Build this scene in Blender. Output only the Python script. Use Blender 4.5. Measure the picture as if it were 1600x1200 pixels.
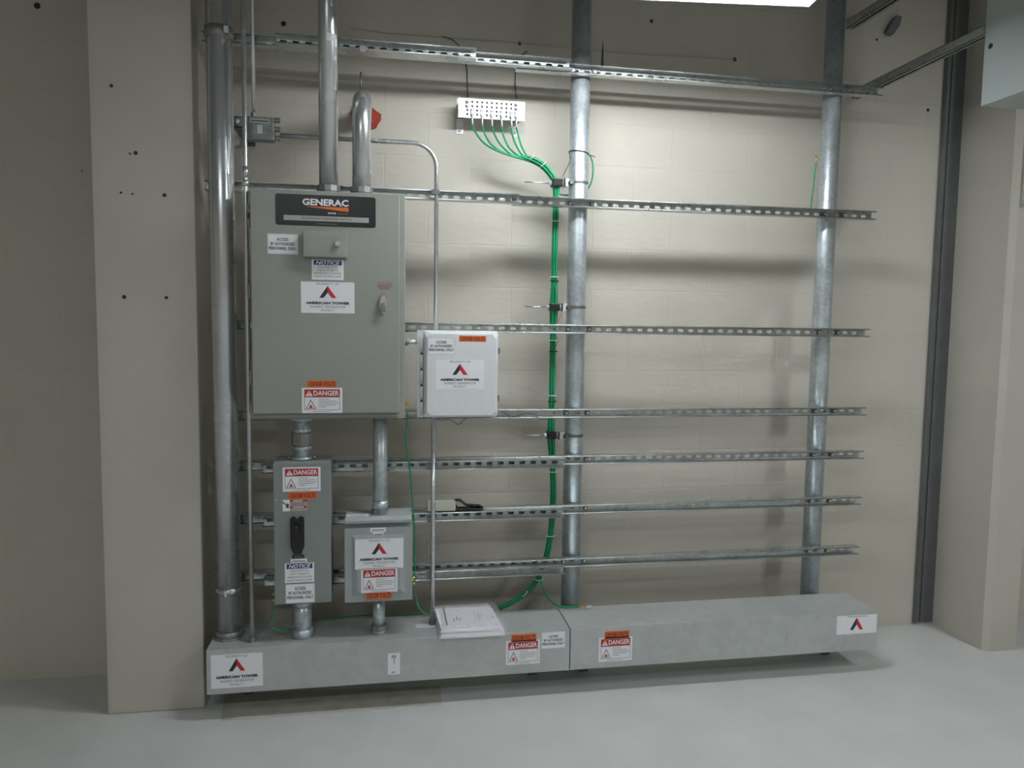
import bpy, bmesh, math, random
from mathutils import Vector, Matrix
random.seed(7)
for o in list(bpy.data.objects): bpy.data.objects.remove(o)
S = bpy.context.scene
COL = S.collection

# ------------------------------------------------------------------ camera
F_PX, YAW, PITCH, ROLL = 1149.8, 0.17234, -0.0790, 0.01337
CAM = Vector((0, -3.58, 1.645))
cy, sy, cp, sp = math.cos(YAW), math.sin(YAW), math.cos(PITCH), math.sin(PITCH)
fw = Vector((sy*cp, cy*cp, sp)); r0 = Vector((cy, -sy, 0)); u0 = r0.cross(fw)
c_, s_ = math.cos(ROLL), math.sin(ROLL)
rt = c_*r0 + s_*u0; up = -s_*r0 + c_*u0
cd = bpy.data.cameras.new('camera'); cam = bpy.data.objects.new('camera', cd); COL.objects.link(cam)
cd.sensor_fit = 'HORIZONTAL'; cd.sensor_width = 36; cd.lens = 36*F_PX/1600; cd.clip_start = .05
cam.matrix_world = Matrix(((rt.x, up.x, -fw.x, CAM.x), (rt.y, up.y, -fw.y, CAM.y), (rt.z, up.z, -fw.z, CAM.z), (0, 0, 0, 1)))
S.camera = cam

def ray(px, py): return rt*((px-800)/F_PX) - up*((py-600)/F_PX) + fw
def at(px, py, y):                       # point seen at a pixel, on the plane parallel to the wall at depth y
    d = ray(px, py); return CAM + d*((y-CAM.y)/d.y)
def atz(px, py, z):
    d = ray(px, py); return CAM + d*((z-CAM.z)/d.z)

# ------------------------------------------------------------------ world and light
w = bpy.data.worlds.new('world'); S.world = w; w.use_nodes = True
w.node_tree.nodes['Background'].inputs[0].default_value = (.5, .55, .6, 1)
w.node_tree.nodes['Background'].inputs[1].default_value = .05
S.view_settings.view_transform = 'Standard'; S.view_settings.look = 'None'
S.view_settings.gamma = 1; S.view_settings.use_curve_mapping = False
S.view_settings.exposure = 1.05
LAMP_E = 32.0
def area(name, loc, size, size_y, power, col, target):
    l = bpy.data.lights.new(name, 'AREA'); l.shape = 'RECTANGLE'; l.size = size; l.size_y = size_y
    l.energy = power; l.color = col
    o = bpy.data.objects.new(name, l); COL.objects.link(o); o.location = loc
    o.rotation_euler = (Vector(target)-Vector(loc)).to_track_quat('-Z', 'Y').to_euler()
    return o
area('unseen_room_light', (3.55, -3.2, 3.5), 0.16, 1.2, 26, (.92, .97, 1), (3.55, -3.2, 0))
area('unseen_room_light', (-0.7, -4.6, 3.4), 1.3, .3, 20, (.92, .97, 1), (-0.7, -4.6, 0))  # unseen fill added behind the camera to brighten the front faces

# ------------------------------------------------------------------ materials
def N(m, t, **k):
    n = m.node_tree.nodes.new(t)
    for a, b in k.items(): setattr(n, a, b)
    return n
def mat(name, col, rough=.5, metal=0, noise=None, bump=None, emit=None, alpha=None, spec=None):
    m = bpy.data.materials.new(name); m.use_nodes = True
    nt = m.node_tree; b = nt.nodes['Principled BSDF']; L = nt.links.new
    b.inputs['Base Color'].default_value = (*col, 1); b.inputs['Roughness'].default_value = rough
    b.inputs['Metallic'].default_value = metal
    if spec is not None: b.inputs['Specular IOR Level'].default_value = spec
    tc = N(m, 'ShaderNodeTexCoord')
    if noise:                                     # (scale, amount, roughness amount)
        n = N(m, 'ShaderNodeTexNoise'); n.inputs['Scale'].default_value = noise[0]; n.inputs['Detail'].default_value = 5
        L(tc.outputs['Object'], n.inputs['Vector'])
        r = N(m, 'ShaderNodeMapRange'); r.inputs[1].default_value = .3; r.inputs[2].default_value = .7
        r.inputs[3].default_value = 1-noise[1]; r.inputs[4].default_value = 1+noise[1]
        L(n.outputs['Fac'], r.inputs[0])
        mx = N(m, 'ShaderNodeVectorMath', operation='SCALE'); mx.inputs[0].default_value = col
        L(r.outputs[0], mx.inputs['Scale']); L(mx.outputs[0], b.inputs['Base Color'])
        if len(noise) > 2:
            r2 = N(m, 'ShaderNodeMapRange'); r2.inputs[1].default_value = .3; r2.inputs[2].default_value = .7
            r2.inputs[3].default_value = rough-noise[2]; r2.inputs[4].default_value = rough+noise[2]
            L(n.outputs['Fac'], r2.inputs[0]); L(r2.outputs[0], b.inputs['Roughness'])
    if bump:
        n = N(m, 'ShaderNodeTexNoise'); n.inputs['Scale'].default_value = bump[0]; n.inputs['Detail'].default_value = 6
        L(tc.outputs['Object'], n.inputs['Vector'])
        bp = N(m, 'ShaderNodeBump'); bp.inputs['Strength'].default_value = bump[1]; bp.inputs['Distance'].default_value = bump[2]
        L(n.outputs['Fac'], bp.inputs['Height']); L(bp.outputs[0], b.inputs['Normal'])
    if emit: b.inputs['Emission Color'].default_value = (*emit[0], 1); b.inputs['Emission Strength'].default_value = emit[1]
    if alpha is not None: b.inputs['Alpha'].default_value = alpha
    return m

def spangle(name, c1, c2, rough, metal, scale=60):
    m = bpy.data.materials.new(name); m.use_nodes = True; b = m.node_tree.nodes['Principled BSDF']; L = m.node_tree.links.new
    tc = N(m, 'ShaderNodeTexCoord'); v = N(m, 'ShaderNodeTexVoronoi'); v.inputs['Scale'].default_value = scale
    n = N(m, 'ShaderNodeTexNoise'); n.inputs['Scale'].default_value = scale*.12; n.inputs['Detail'].default_value = 4
    L(tc.outputs['Object'], v.inputs['Vector']); L(tc.outputs['Object'], n.inputs['Vector'])
    sep = N(m, 'ShaderNodeSeparateColor'); L(v.outputs['Color'], sep.inputs[0])
    a = N(m, 'ShaderNodeMath', operation='MULTIPLY_ADD'); a.inputs[1].default_value = .35; L(sep.outputs[0], a.inputs[0]); L(n.outputs['Fac'], a.inputs[2])
    r = N(m, 'ShaderNodeValToRGB'); r.color_ramp.elements[0].position = .4; r.color_ramp.elements[1].position = .95
    r.color_ramp.elements[0].color = (*c1, 1); r.color_ramp.elements[1].color = (*c2, 1)
    L(a.outputs[0], r.inputs[0]); L(r.outputs[0], b.inputs['Base Color'])
    b.inputs['Metallic'].default_value = metal
    mr = N(m, 'ShaderNodeMapRange'); mr.inputs[1].default_value = .3; mr.inputs[2].default_value = 1; mr.inputs[3].default_value = rough-.06; mr.inputs[4].default_value = rough+.1
    L(a.outputs[0], mr.inputs[0]); L(mr.outputs[0], b.inputs['Roughness'])
    return m

def block_wall(name, col):
    m = bpy.data.materials.new(name); m.use_nodes = True; b = m.node_tree.nodes['Principled BSDF']; L = m.node_tree.links.new
    tc = N(m, 'ShaderNodeTexCoord'); mp = N(m, 'ShaderNodeMapping'); mp.inputs['Rotation'].default_value = (math.radians(-90), 0, 0)
    sepx = N(m, 'ShaderNodeSeparateXYZ'); cmb = N(m, 'ShaderNodeCombineXYZ')
    L(tc.outputs['Object'], sepx.inputs[0]); L(sepx.outputs['X'], cmb.inputs['X']); L(sepx.outputs['Z'], cmb.inputs['Y'])
    br = N(m, 'ShaderNodeTexBrick'); br.inputs['Scale'].default_value = 1; br.inputs['Mortar Size'].default_value = .004
    br.inputs['Mortar Smooth'].default_value = .8; br.inputs['Brick Width'].default_value = .4064; br.inputs['Row Height'].default_value = .2032
    L(cmb.outputs[0], br.inputs['Vector'])
    n = N(m, 'ShaderNodeTexNoise'); n.inputs['Scale'].default_value = 22; n.inputs['Detail'].default_value = 8
    mp.inputs['Rotation'].default_value = (0, 0, 0); mp.inputs['Scale'].default_value = (.6, 1, 1.7); L(tc.outputs['Object'], mp.inputs['Vector']); L(mp.outputs[0], n.inputs['Vector'])
    n2 = N(m, 'ShaderNodeTexNoise'); n2.inputs['Scale'].default_value = 1.3; n2.inputs['Detail'].default_value = 3; L(tc.outputs['Object'], n2.inputs['Vector'])
    # height = noise - mortar
    h = N(m, 'ShaderNodeMath', operation='MULTIPLY_ADD'); h.inputs[1].default_value = -.6; L(br.outputs['Fac'], h.inputs[0])
    hs = N(m, 'ShaderNodeMath', operation='MULTIPLY'); hs.inputs[1].default_value = 1.6; L(n.outputs['Fac'], hs.inputs[0]); L(hs.outputs[0], h.inputs[2])
    bp = N(m, 'ShaderNodeBump'); bp.inputs['Strength'].default_value = .35; bp.inputs['Distance'].default_value = .003
    L(h.outputs[0], bp.inputs['Height']); L(bp.outputs[0], b.inputs['Normal'])
    r = N(m, 'ShaderNodeMapRange'); r.inputs[1].default_value = .3; r.inputs[2].default_value = .7; r.inputs[3].default_value = .95; r.inputs[4].default_value = 1.04
    L(n2.outputs['Fac'], r.inputs[0])
    mo = N(m, 'ShaderNodeMath', operation='MULTIPLY_ADD'); mo.inputs[1].default_value = -.025; L(br.outputs['Fac'], mo.inputs[0]); L(r.outputs[0], mo.inputs[2])
    sc = N(m, 'ShaderNodeVectorMath', operation='SCALE'); sc.inputs[0].default_value = col; L(mo.outputs[0], sc.inputs['Scale'])
    L(sc.outputs[0], b.inputs['Base Color']); b.inputs['Roughness'].default_value = .75
    return m

WALLC = (.60, .565, .495)
M = {
 'wall': block_wall('painted_block', WALLC),
 'pillar': mat('painted_concrete', (.55, .52, .46), .75, noise=(3, .04), bump=(30, .25, .003)),
 'floor': mat('painted_floor', (.62, .63, .615), .55, noise=(4, .05, .08), bump=(14, .15, .003)),
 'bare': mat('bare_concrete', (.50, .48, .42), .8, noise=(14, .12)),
 'ceil': mat('ceiling_paint', (.30, .30, .29), .9, noise=(3, .05)),
 'galv': spangle('galvanised_pipe', (.44, .49, .52), (.66, .72, .75), .36, .62, 90),
 'emt': mat('conduit_steel', (.68, .70, .72), .27, .8, noise=(6, .05, .02)),
 'strut': spangle('strut_steel', (.48, .51, .51), (.68, .72, .72), .30, .88, 60),
 'sheet': spangle('galvanised_sheet', (.49, .515, .51), (.57, .60, .595), .42, .35, 30),
 'bar': mat('dull_steel', (.20, .21, .21), .45, .7, noise=(40, .25)),
 'enc': mat('enclosure_paint', (.32, .335, .30), .45, noise=(60, .02)),
 'enc2': mat('grey_paint', (.25, .28, .27), .42, noise=(60, .02)),
 'enc3': mat('box_paint', (.36, .40, .40), .5, noise=(30, .03)),
 'gfrp': mat('fibreglass', (.78, .80, .81), .5, noise=(80, .02)),
 'dark': mat('black_plastic', (.012, .012, .013), .4),
 'hole': mat('dark_void', (.045, .04, .036), .9),
 'cast': mat('cast_zinc', (.30, .30, .29), .45, .6, noise=(50, .1)),
 'chan': mat('channel_steel', (.17, .18, .18), .5, .3, noise=(9, .12)),
 'chrome': mat('chrome', (.75, .75, .76), .12, 1),
 'brass': mat('brass', (.60, .47, .16), .35, .8),
 'white': mat('sticker_white', (.90, .91, .95), .4),
 'paper': mat('paper', (.88, .88, .92), .6),
 'red': mat('sticker_red', (.50, .03, .025), .4),
 'logored': mat('logo_red', (.62, .03, .05), .4),
 'blue': mat('sticker_blue', (.03, .035, .22), .4),
 'ink': mat('ink', (.03, .03, .04), .5),
 'grey_ink': mat('grey_ink', (.22, .20, .22), .5),
 'orange': mat('sticker_orange', (.78, .14, .02), .4),
 'gen_orange': mat('logo_orange', (.85, .17, .03), .4),
 'plate': mat('nameplate_black', (.012, .012, .014), .3),
 'strip': mat('nameplate_strip', (.40, .42, .38), .4),
 'green': mat('green_insulation', (.01, .30, .12), .38),
 'firestop': mat('firestop_red', (.42, .05, .03), .7, noise=(30, .15)),
 'bus': mat('tinned_copper', (.74, .74, .75), .4, .2),
 'beige': mat('beige_plastic', (.55, .56, .48), .5),
 'tie': mat('white_nylon', (.80, .82, .80), .4),
 'lampw': mat('reflector_white', (.85, .87, .88), .4),
 'pale': mat('pale_cabinet_paint', (.42, .47, .46), .5),
 'film': mat('plastic_film', (.9, .9, .95), .15, alpha=.22),
 'tube': mat('fluorescent_tube', (1, 1, 1), .5, emit=((.93, .975, 1), LAMP_E)),
 'smoke': mat('label_green_black', (.04, .12, .07), .5),
}

# ------------------------------------------------------------------ mesh building
class MB:
    def __init__(s): s.v = []; s.f = []; s.m = []; s.sm = []; s.mats = []
    def mi(s, k):
        if k not in s.mats: s.mats.append(k)
        return s.mats.index(k)
    def add(s, vs, fs, k, smooth=False):
        b = len(s.v); s.v += [Vector(p) for p in vs]; i = s.mi(k)
        for f in fs: s.f.append([b+j for j in f]); s.m.append(i); s.sm.append(smooth)
        return s
    def box(s, x0, x1, y0, y1, z0, z1, k):
        x0, x1 = sorted((x0, x1)); y0, y1 = sorted((y0, y1)); z0, z1 = sorted((z0, z1))
        vs = [(x, y, z) for x in (x0, x1) for y in (y0, y1) for z in (z0, z1)]
        return s.add(vs, [(0, 1, 3, 2), (4, 6, 7, 5), (0, 4, 5, 1), (2, 3, 7, 6), (0, 2, 6, 4), (1, 5, 7, 3)], k)
    def prism(s, poly, a0, a1, axis, k):         # poly in the two other axes, in xyz order
        def P(p, a): return {'x': (a, p[0], p[1]), 'y': (p[0], a, p[1]), 'z': (p[0], p[1], a)}[axis]
        n = len(poly); vs = [P(p, a0) for p in poly]+[P(p, a1) for p in poly]
        fs = [tuple(range(n)), tuple(range(2*n-1, n-1, -1))]+[(i, i+n, (i+1) % n+n, (i+1) % n) for i in range(n)]
        return s.add(vs, fs, k)
    def tube(s, pts, r, k, n=12, caps=True, smooth=True):
        pts = [Vector(p) for p in pts]; rs = r if isinstance(r, (list, tuple)) else [r]*len(pts)
        vs = []; fs = []; t0 = (pts[1]-pts[0]).normalized()
        nrm = t0.orthogonal().normalized()
        for i, p in enumerate(pts):
            if i == 0: t = t0
            elif i == len(pts)-1: t = (pts[-1]-pts[-2]).normalized()
            else:
                t = (pts[i+1]-pts[i-1])
                t = t.normalized() if t.length > 1e-9 else (pts[i]-pts[i-1]).normalized()
            nrm = (nrm-t*nrm.dot(t)).normalized(); bn = t.cross(nrm)
            for j in range(n):
                a = 2*math.pi*j/n; vs.append(p+(nrm*math.cos(a)+bn*math.sin(a))*rs[i])
        for i in range(len(pts)-1):
            for j in range(n): fs.append((i*n+j, i*n+(j+1) % n, (i+1)*n+(j+1) % n, (i+1)*n+j))
        s.add(vs, fs, k, smooth)
        if caps:
            m = len(pts)-1; b = len(s.v)-len(vs); i = s.mi(k)
            s.f.append([b+j for j in range(n)][::-1]); s.m.append(i); s.sm.append(False)
            s.f.append([b+m*n+j for j in range(n)]); s.m.append(i); s.sm.append(False)
        return s
    def cyl(s, a, b, r, k, n=24, r2=None, smooth=True): return s.tube([a, b], [r, r if r2 is None else r2], k, n, smooth=smooth)
    def ring(s, c, ax, r0_, r1_, h, k, n=28):    # annulus with thickness, ax 'y' or 'z'
        prof = [(r0_, 0), (r1_, 0), (r1_, h), (r0_, h)]; vs = []; fs = []
        for i in range(n):
            a = 2*math.pi*i/n; ca, sa = math.cos(a), math.sin(a)
            for (r, q) in prof:
                vs.append((c[0]+r*ca, c[1]+q, c[2]+r*sa) if ax == 'y' else (c[0]+r*ca, c[1]+r*sa, c[2]+q))
        for i in range(n):
            for j in range(4): fs.append((i*4+j, i*4+(j+1) % 4, ((i+1) % n)*4+(j+1) % 4, ((i+1) % n)*4+j))
        return s.add(vs, fs, k, False)
    def build(s, name, parent=None, org=None, bevel=0, label=None):
        o3 = org if org is not None else (parent['_o'] if parent is not None and '_o' in parent else (0, 0, 0))
        o3 = Vector(o3); me = bpy.data.meshes.new(name)
        me.from_pydata([tuple(p-o3) for p in s.v], [], s.f)
        for k in s.mats: me.materials.append(M[k])
        for p, i, q in zip(me.polygons, s.m, s.sm): p.material_index = i; p.use_smooth = q
        bm = bmesh.new(); bm.from_mesh(me); bmesh.ops.recalc_face_normals(bm, faces=bm.faces); bm.to_mesh(me); bm.free()
        ob = bpy.data.objects.new(name, me); COL.objects.link(ob); ob['_o'] = tuple(o3)
        if parent is not None: ob.parent = parent
        else: ob.location = o3
        if bevel:
            md = ob.modifiers.new('bevel', 'BEVEL'); md.width = bevel; md.segments = 2; md.limit_method = 'ANGLE'
        if label: ob['label'] = label
        return ob

def thing(name, label, cat, loc, group=None):
    o = bpy.data.objects.new(name, None); COL.objects.link(o); o.location = loc; o['_o'] = tuple(loc)
    o.empty_display_size = .05
    o['label'] = label; o['category'] = cat
    if group: o['group'] = group
    return o
def tag(o, label, cat, group=None):
    o['label'] = label; o['category'] = cat
    if group: o['group'] = group
    return o
def struct(o): o['kind'] = 'structure'; return o

def smooth_path(P, k=6):
    P = [Vector(p) for p in P]; out = []
    for i in range(len(P)-1):
        a = P[max(i-1, 0)]; b = P[i]; c = P[i+1]; d = P[min(i+2, len(P)-1)]
        for j in range(k):
            t = j/k
            out.append(.5*((2*b)+(c-a)*t+(2*a-5*b+4*c-d)*t*t+(3*b-a-3*c+d)*t**3))
    out.append(P[-1]); return out

# text as flat mesh, cached: returns 2-D verts and faces fitted to a unit box
_tc = {}
def text_geo(s, bold=0.0, shear=0.0):
    key = (s, bold, shear)
    if key in _tc: return _tc[key]
    cu = bpy.data.curves.new('t', 'FONT'); cu.body = s; cu.size = 1; cu.offset = bold; cu.shear = shear; cu.resolution_u = 2
    o = bpy.data.objects.new('t', cu); COL.objects.link(o)
    dg = bpy.context.evaluated_depsgraph_get(); me = bpy.data.meshes.new_from_object(o.evaluated_get(dg))
    vs = [(v.co.x, v.co.y) for v in me.vertices]; fs = [tuple(p.vertices) for p in me.polygons]
    bpy.data.objects.remove(o); bpy.data.curves.remove(cu); bpy.data.meshes.remove(me)
    x0 = min(v[0] for v in vs); x1 = max(v[0] for v in vs); y0 = min(v[1] for v in vs); y1 = max(v[1] for v in vs)
    vs = [((x-x0)/(x1-x0), (y-y0)/(y1-y0)) for x, y in vs]
    _tc[key] = (vs, fs); return _tc[key]

class Sticker:                                   # a printed label lying on a face that looks towards -Y
    def __init__(s, tl, br, y, rot=0.0, base='white', t=.0006):
        a = at(*tl, y); b = at(*br, y)
        s.x0, s.z0, s.w, s.h, s.y = a.x, b.z, b.x-a.x, a.z-b.z, y-t; s.rot = rot; s.mb = MB()
        if base: s.poly([(0, 0), (1, 0), (1, 1), (0, 1)], base, 0, solid=t)
    def P(s, u, v, lay):
        x = (u-.5)*s.w; z = (v-.5)*s.h; c, q = math.cos(s.rot), math.sin(s.rot)
        return (s.x0+s.w/2+x*c-z*q, s.y-lay*.00025, s.z0+s.h/2+x*q+z*c)
    def poly(s, pts, k, lay=1, solid=0):
        n = len(pts); vs = [s.P(u, v, lay) for u, v in pts]; fs = [tuple(range(n))]
        if solid:
            vs += [(x, y+solid-.00002, z) for x, y, z in vs]
            fs += [(i, (i+1) % n, (i+1) % n+n, i+n) for i in range(n)]
        s.mb.add(vs, fs, k); return s
    def rect(s, u0, v0, u1, v1, k, lay=1): return s.poly([(u0, v0), (u1, v0), (u1, v1), (u0, v1)], k, lay)
    def frame(s, u0, v0, u1, v1, t, k, lay=1):
        tv = t*s.w/s.h
        s.rect(u0, v0, u1, v0+tv, k, lay); s.rect(u0, v1-tv, u1, v1, k, lay); s.rect(u0, v0, u0+t, v1, k, lay); s.rect(u1-t, v0, u1, v1, k, lay); return s
    def text(s, t, u0, v0, u1, v1, k, lay=2, bold=0.0, shear=0.0):
        vs, fs = text_geo(t, bold, shear)
        s.mb.add([s.P(u0+x*(u1-u0), v0+y*(v1-v0), lay) for x, y in vs], fs, k); return s
    def build(s, name, parent, label): return s.mb.build(name, parent, label=label)

def danger(parent, tl, br, y, rot=0):
    s = Sticker(tl, br, y, rot)
    s.rect(.06, .64, .94, .94, 'red'); s.poly([(.09, .67), (.27, .67), (.18, .90)], 'white', 2)
    s.poly([(.165, .77), (.195, .77), (.19, .86), (.17, .86)], 'red', 3); s.rect(.168, .70, .192, .745, 'red', 3)
    s.text('DANGER', .29, .69, .92, .89, 'white', 2, .02)
    s.frame(.06, .11, .94, .64, .009, 'ink')
    s.poly([(.09, .16), (.35, .16), (.22, .54)], 'ink', 2); s.poly([(.115, .18), (.325, .18), (.22, .49)], 'white', 3)
    s.poly([(.17, .20), (.27, .20), (.25, .28), (.22, .34), (.19, .28)], 'logored', 4)
    for i, (v, e) in enumerate(((.54, .66), (.46, .86), (.385, .91), (.31, .84), (.235, .6))): s.rect(.41, v, e, v+.018, 'grey_ink', 2)
    s.rect(.25, .045, .72, .06, 'grey_ink', 2)
    return s.build('danger_label', parent, 'white danger label with red header band and warning triangle')
def notice(parent, tl, br, y, rot=0):
    s = Sticker(tl, br, y, rot)
    s.rect(.06, .73, .94, .96, 'blue'); s.text('NOTICE', .13, .755, .88, .935, 'white', 2, .025, .25)
    for t, v, a in (('DISCONNECT FOR', .585, .2), ('UTILITY POWER TO', .435, .17), ('GENERATOR IS LOCATED', .285, .07), ('INSIDE THIS ENCLOSURE', .13, .07)):
        s.text(t, a, v, 1-a, v+.085, 'grey_ink')
    return s.build('notice_label', parent, 'white notice label with dark blue header')
def access(parent, tl, br, y, rot=0):
    s = Sticker(tl, br, y, rot); s.frame(.015, .02, .985, .98, .008, 'grey_ink')
    s.text('ACCESS', .31, .65, .69, .80, 'ink', 2, .02); s.text('BY AUTHORIZED', .11, .43, .89, .58, 'ink', 2, .02); s.text('PERSONNEL ONLY', .05, .21, .95, .36, 'ink', 2, .02)
    return s.build('access_label', parent, 'white access label with three lines of black capitals')
def logo(s, u0, v0, u1, v1):
    f = lambda a, b: (u0+(u1-u0)*a, v0+(v1-v0)*b)
    s.poly([f(0, 0), f(.25, 0), f(.5, .46), f(.62, .74), f(.5, 1), f(.44, .93)], 'ink', 2)
    s.poly([f(.5, 1), f(1, 0), f(.73, 0), f(.47, .5)], 'logored', 3)
def prop(parent, tl, br, y, rot=0):
    s = Sticker(tl, br, y, rot)
    s.text('PROPERTY OF', .29, .90, .71, .965, 'grey_ink'); logo(s, .34, .49, .66, .86)
    s.text('AMERICAN TOWER', .09, .28, .91, .365, 'ink', 2, .055); s.text('SHARED GENERATOR', .17, .165, .83, .24, 'grey_ink'); s.text('PROJECT', .37, .045, .63, .12, 'grey_ink')
    return s.build('ownership_label', parent, 'white label with a black and red chevron logo over its lettering')
def volts(parent, tl, br, y, rot=0):
    s = Sticker(tl, br, y, rot, 'orange'); s.text('120/208 VOLTS', .05, .18, .95, .82, 'ink', 2, .015)
    return s.build('voltage_label', parent, 'orange strip with black voltage lettering')

# ------------------------------------------------------------------ setting
def slab(name, b, k):
    return struct(MB().box(*b, k).build(name))
slab('floor', (-4.2, 6.2, -6.2, .1, -.1, 0), 'floor')
slab('ceiling', (-4.2, 6.2, -6.2, .1, 3.85, 3.95), 'ceil')
slab('wall_back', (-4.2, 6.2, 0, .12, 0, 3.85), 'wall')
slab('wall_far_left', (-4.3, -4.2, -6.2, .12, 0, 3.85), 'wall')
slab('wall_far_right', (6.2, 6.3, -6.2, .12, 0, 3.85), 'wall')
slab('wall_front', (-4.2, 6.2, -6.3, -6.2, 0, 3.85), 'wall')
pl = struct(MB().box(-1.14, -.757, -.38, -.001, 0, 3.85, 'pillar').build('wall_left', bevel=.006))
for px, py, r in ((174, 134, .010), (212, 239, .012), (189, 301, .007), (207, 303, .006), (257, 305, .011), (194, 464, .012), (260, 465, .010), (203, 240, .006)):
    p = at(px, py, -.38)
    h = MB().cyl((p.x, -.3802, p.z), (p.x, -.382, p.z), r*.7, 'hole', 9, r*.5)
    h.build('anchor_hole', pl, org=(0, 0, 0))
pr_ = struct(MB().prism([(3.05, -.001), (3.05, -.355), (3.075, -.38), (3.232, -.38), (3.232, -.001)], 0, 3.85, 'z', 'pillar').build('wall_right'))
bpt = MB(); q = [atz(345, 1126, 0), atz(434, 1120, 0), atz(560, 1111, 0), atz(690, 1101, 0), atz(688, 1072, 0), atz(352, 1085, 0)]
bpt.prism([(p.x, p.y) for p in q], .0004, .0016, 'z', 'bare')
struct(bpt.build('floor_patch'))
# anchors in the block wall
for px, py, r in ((443, 37, .016), (1018, 33, .012), (1148, 93, .014), (1370, 62, .008), (1450, 172, .012), (58, 9, .018), (128, 267, .005), (812, 68, .012), (1568, 30, .01)):
    p = at(px, py, 0)
    if p.x > 3.0: continue
    MB().cyl((p.x, -.0005, p.z), (p.x, -.005, p.z), r*.75, 'hole', 9, r*.4).build('anchor_hole', bpy.data.objects['wall_back'], org=(0, 0, 0))

# ------------------------------------------------------------------ fluorescent fixture over the rail frame
lx0, lx1 = .37, 1.60
fx = thing('fluorescent_fixture', 'glowing white twin tube fluorescent fixture hanging above the top rail', 'light fixture', (lx1, -.90, 3.0))
fx.rotation_euler = (0, 0, math.radians(-6.3))
h = MB()
prof = [(-.90, 2.874), (-.895, 2.874), (-.95, 2.955), (-1.00, 3.0), (-1.10, 3.0), (-1.15, 2.955), (-1.205, 2.874), (-1.20, 2.874), (-1.145, 2.95), (-1.095, 2.99), (-1.005, 2.99), (-.955, 2.95)]
h.prism(prof, lx0, lx1, 'x', 'lampw')
h.build('reflector', fx)
h = MB()
h.prism([(-.90, 2.874), (-.955, 2.95), (-1.005, 2.99), (-1.095, 2.99), (-1.145, 2.95), (-1.20, 2.874)], lx1-.004, lx1, 'x', 'lampw')
h.build('end_plate', fx); h = MB()
h.prism([(-.90, 2.874), (-.955, 2.95), (-1.005, 2.99), (-1.095, 2.99), (-1.145, 2.95), (-1.20, 2.874)], lx0, lx0+.004, 'x', 'lampw')
h.build('end_plate', fx)
for yy in (-1.0, -1.1):
    MB().cyl((lx0+.02, yy, 2.888), (lx1-.02, yy, 2.888), .014, 'tube', 16).build('fluorescent_tube', fx, label='glowing white tube')
MB().box(lx0+.1, lx1-.1, -1.09, -1.01, 3.0, 3.05, 'lampw').build('ballast_cover', fx)
for xx in (lx0+.2, lx1-.2):
    MB().cyl((xx, -1.05, 3.05), (xx, -1.05, 3.85), .004, 'bar', 8).build('hanger_rod', fx)

# ------------------------------------------------------------------ slotted rails
Y1 = -.2455; SD = .0413                           # back plane of the rear rails, channel depth
def slot_channel(x0, x1, z, yb, d=SD, hh=SD, ph=0.0, kind='strut'):
    """channel lying along X, open towards -Y, with slots in its back; z is its middle"""
    m = MB(); t = .0026; ya = yb-d; zb, zt = z-hh/2, z+hh/2
    pitch, sl, sh = .0508, .0286, .0143
    ns = []; x = x0+.012+ph+sl/2
    while x+sl/2 < x1-.006: ns.append(x); x += pitch
    def back(y, flip):
        edges = [x0]+[(a+b)/2 for a, b in zip(ns, ns[1:])]+[x1]
        for i, c in enumerate(ns):
            a, b = edges[i], edges[i+1]
            inner = []
            for k in range(12):
                an = 2*math.pi*(k+.5)/12; ca, sa = math.cos(an), math.sin(an)
                inner.append((c+math.copysign(sl/2-sh/2, ca)+sh/2*ca, z+sh/2*sa))
            outer = []
            for (ix, iz) in inner:
                dx, dz = ix-c, iz-z
                if abs(dz) < .3*sh: outer.append((b if dx > 0 else a, zt if dz > 0 else zb) if False else (b if dx > 0 else a, z+dz*2.2))
                else: outer.append((ix+(0), zt if dz > 0 else zb))
            # corners
            ring_o = []; ring_i = []
            for k in range(12):
                o1, o2 = outer[k], outer[(k+1) % 12]
                ring_o.append(o1); ring_i.append(inner[k])
            vs = [(p[0], y, p[1]) for p in ring_i]+[(p[0], y, p[1]) for p in ring_o]
            fs = []
            for k in range(12):
                k2 = (k+1) % 12; o1, o2 = ring_o[k], ring_o[k2]
                if o1[0] != o2[0] and o1[1] != o2[1] and (abs(o1[0]-a) < 1e-9 or abs(o1[0]-b) < 1e-9 or abs(o2[0]-a) < 1e-9 or abs(o2[0]-b) < 1e-9):
                    cx = a if (abs(o1[0]-a) < 1e-9 or abs(o2[0]-a) < 1e-9) else b
                    cz = zt if (abs(o1[1]-zt) < 1e-9 or abs(o2[1]-zt) < 1e-9) else zb
                    vs.append((cx, y, cz)); fs.append((k, 12+k, len(vs)-1, 12+k2, k2))
                else: fs.append((k, 12+k, 12+k2, k2))
            m.add(vs, fs, kind)
            if not flip:
                vs = [(p[0], yb, p[1]) for p in inner]+[(p[0], yb-t, p[1]) for p in inner]
                m.add(vs, [(k, (k+1) % 12, (k+1) % 12+12, k+12) for k in range(12)], kind)
    back(yb, False); back(yb-t, True)
    r = .0045
    for sgn, ze in ((1, zt), (-1, zb)):
        zi = ze-sgn*t
        m.box(x0, x1, yb, ya, ze, zi, kind)
        m.box(x0, x1, ya, ya+t, zi, ze-sgn*r, kind)
        m.tube([(x0, ya+.0022, ze-sgn*.0030), (x1, ya+.0022, ze-sgn*.0030)], .0032, kind, 12)
    return m
def rail(x0, x1, z, yb, label, ph=0.0, grp='slotted steel rails'):
    return tag(slot_channel(x0, x1, z, yb, ph=ph).build('slotted_rail', org=((x0+x1)/2, yb, z)), label, 'rail', grp)

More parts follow.
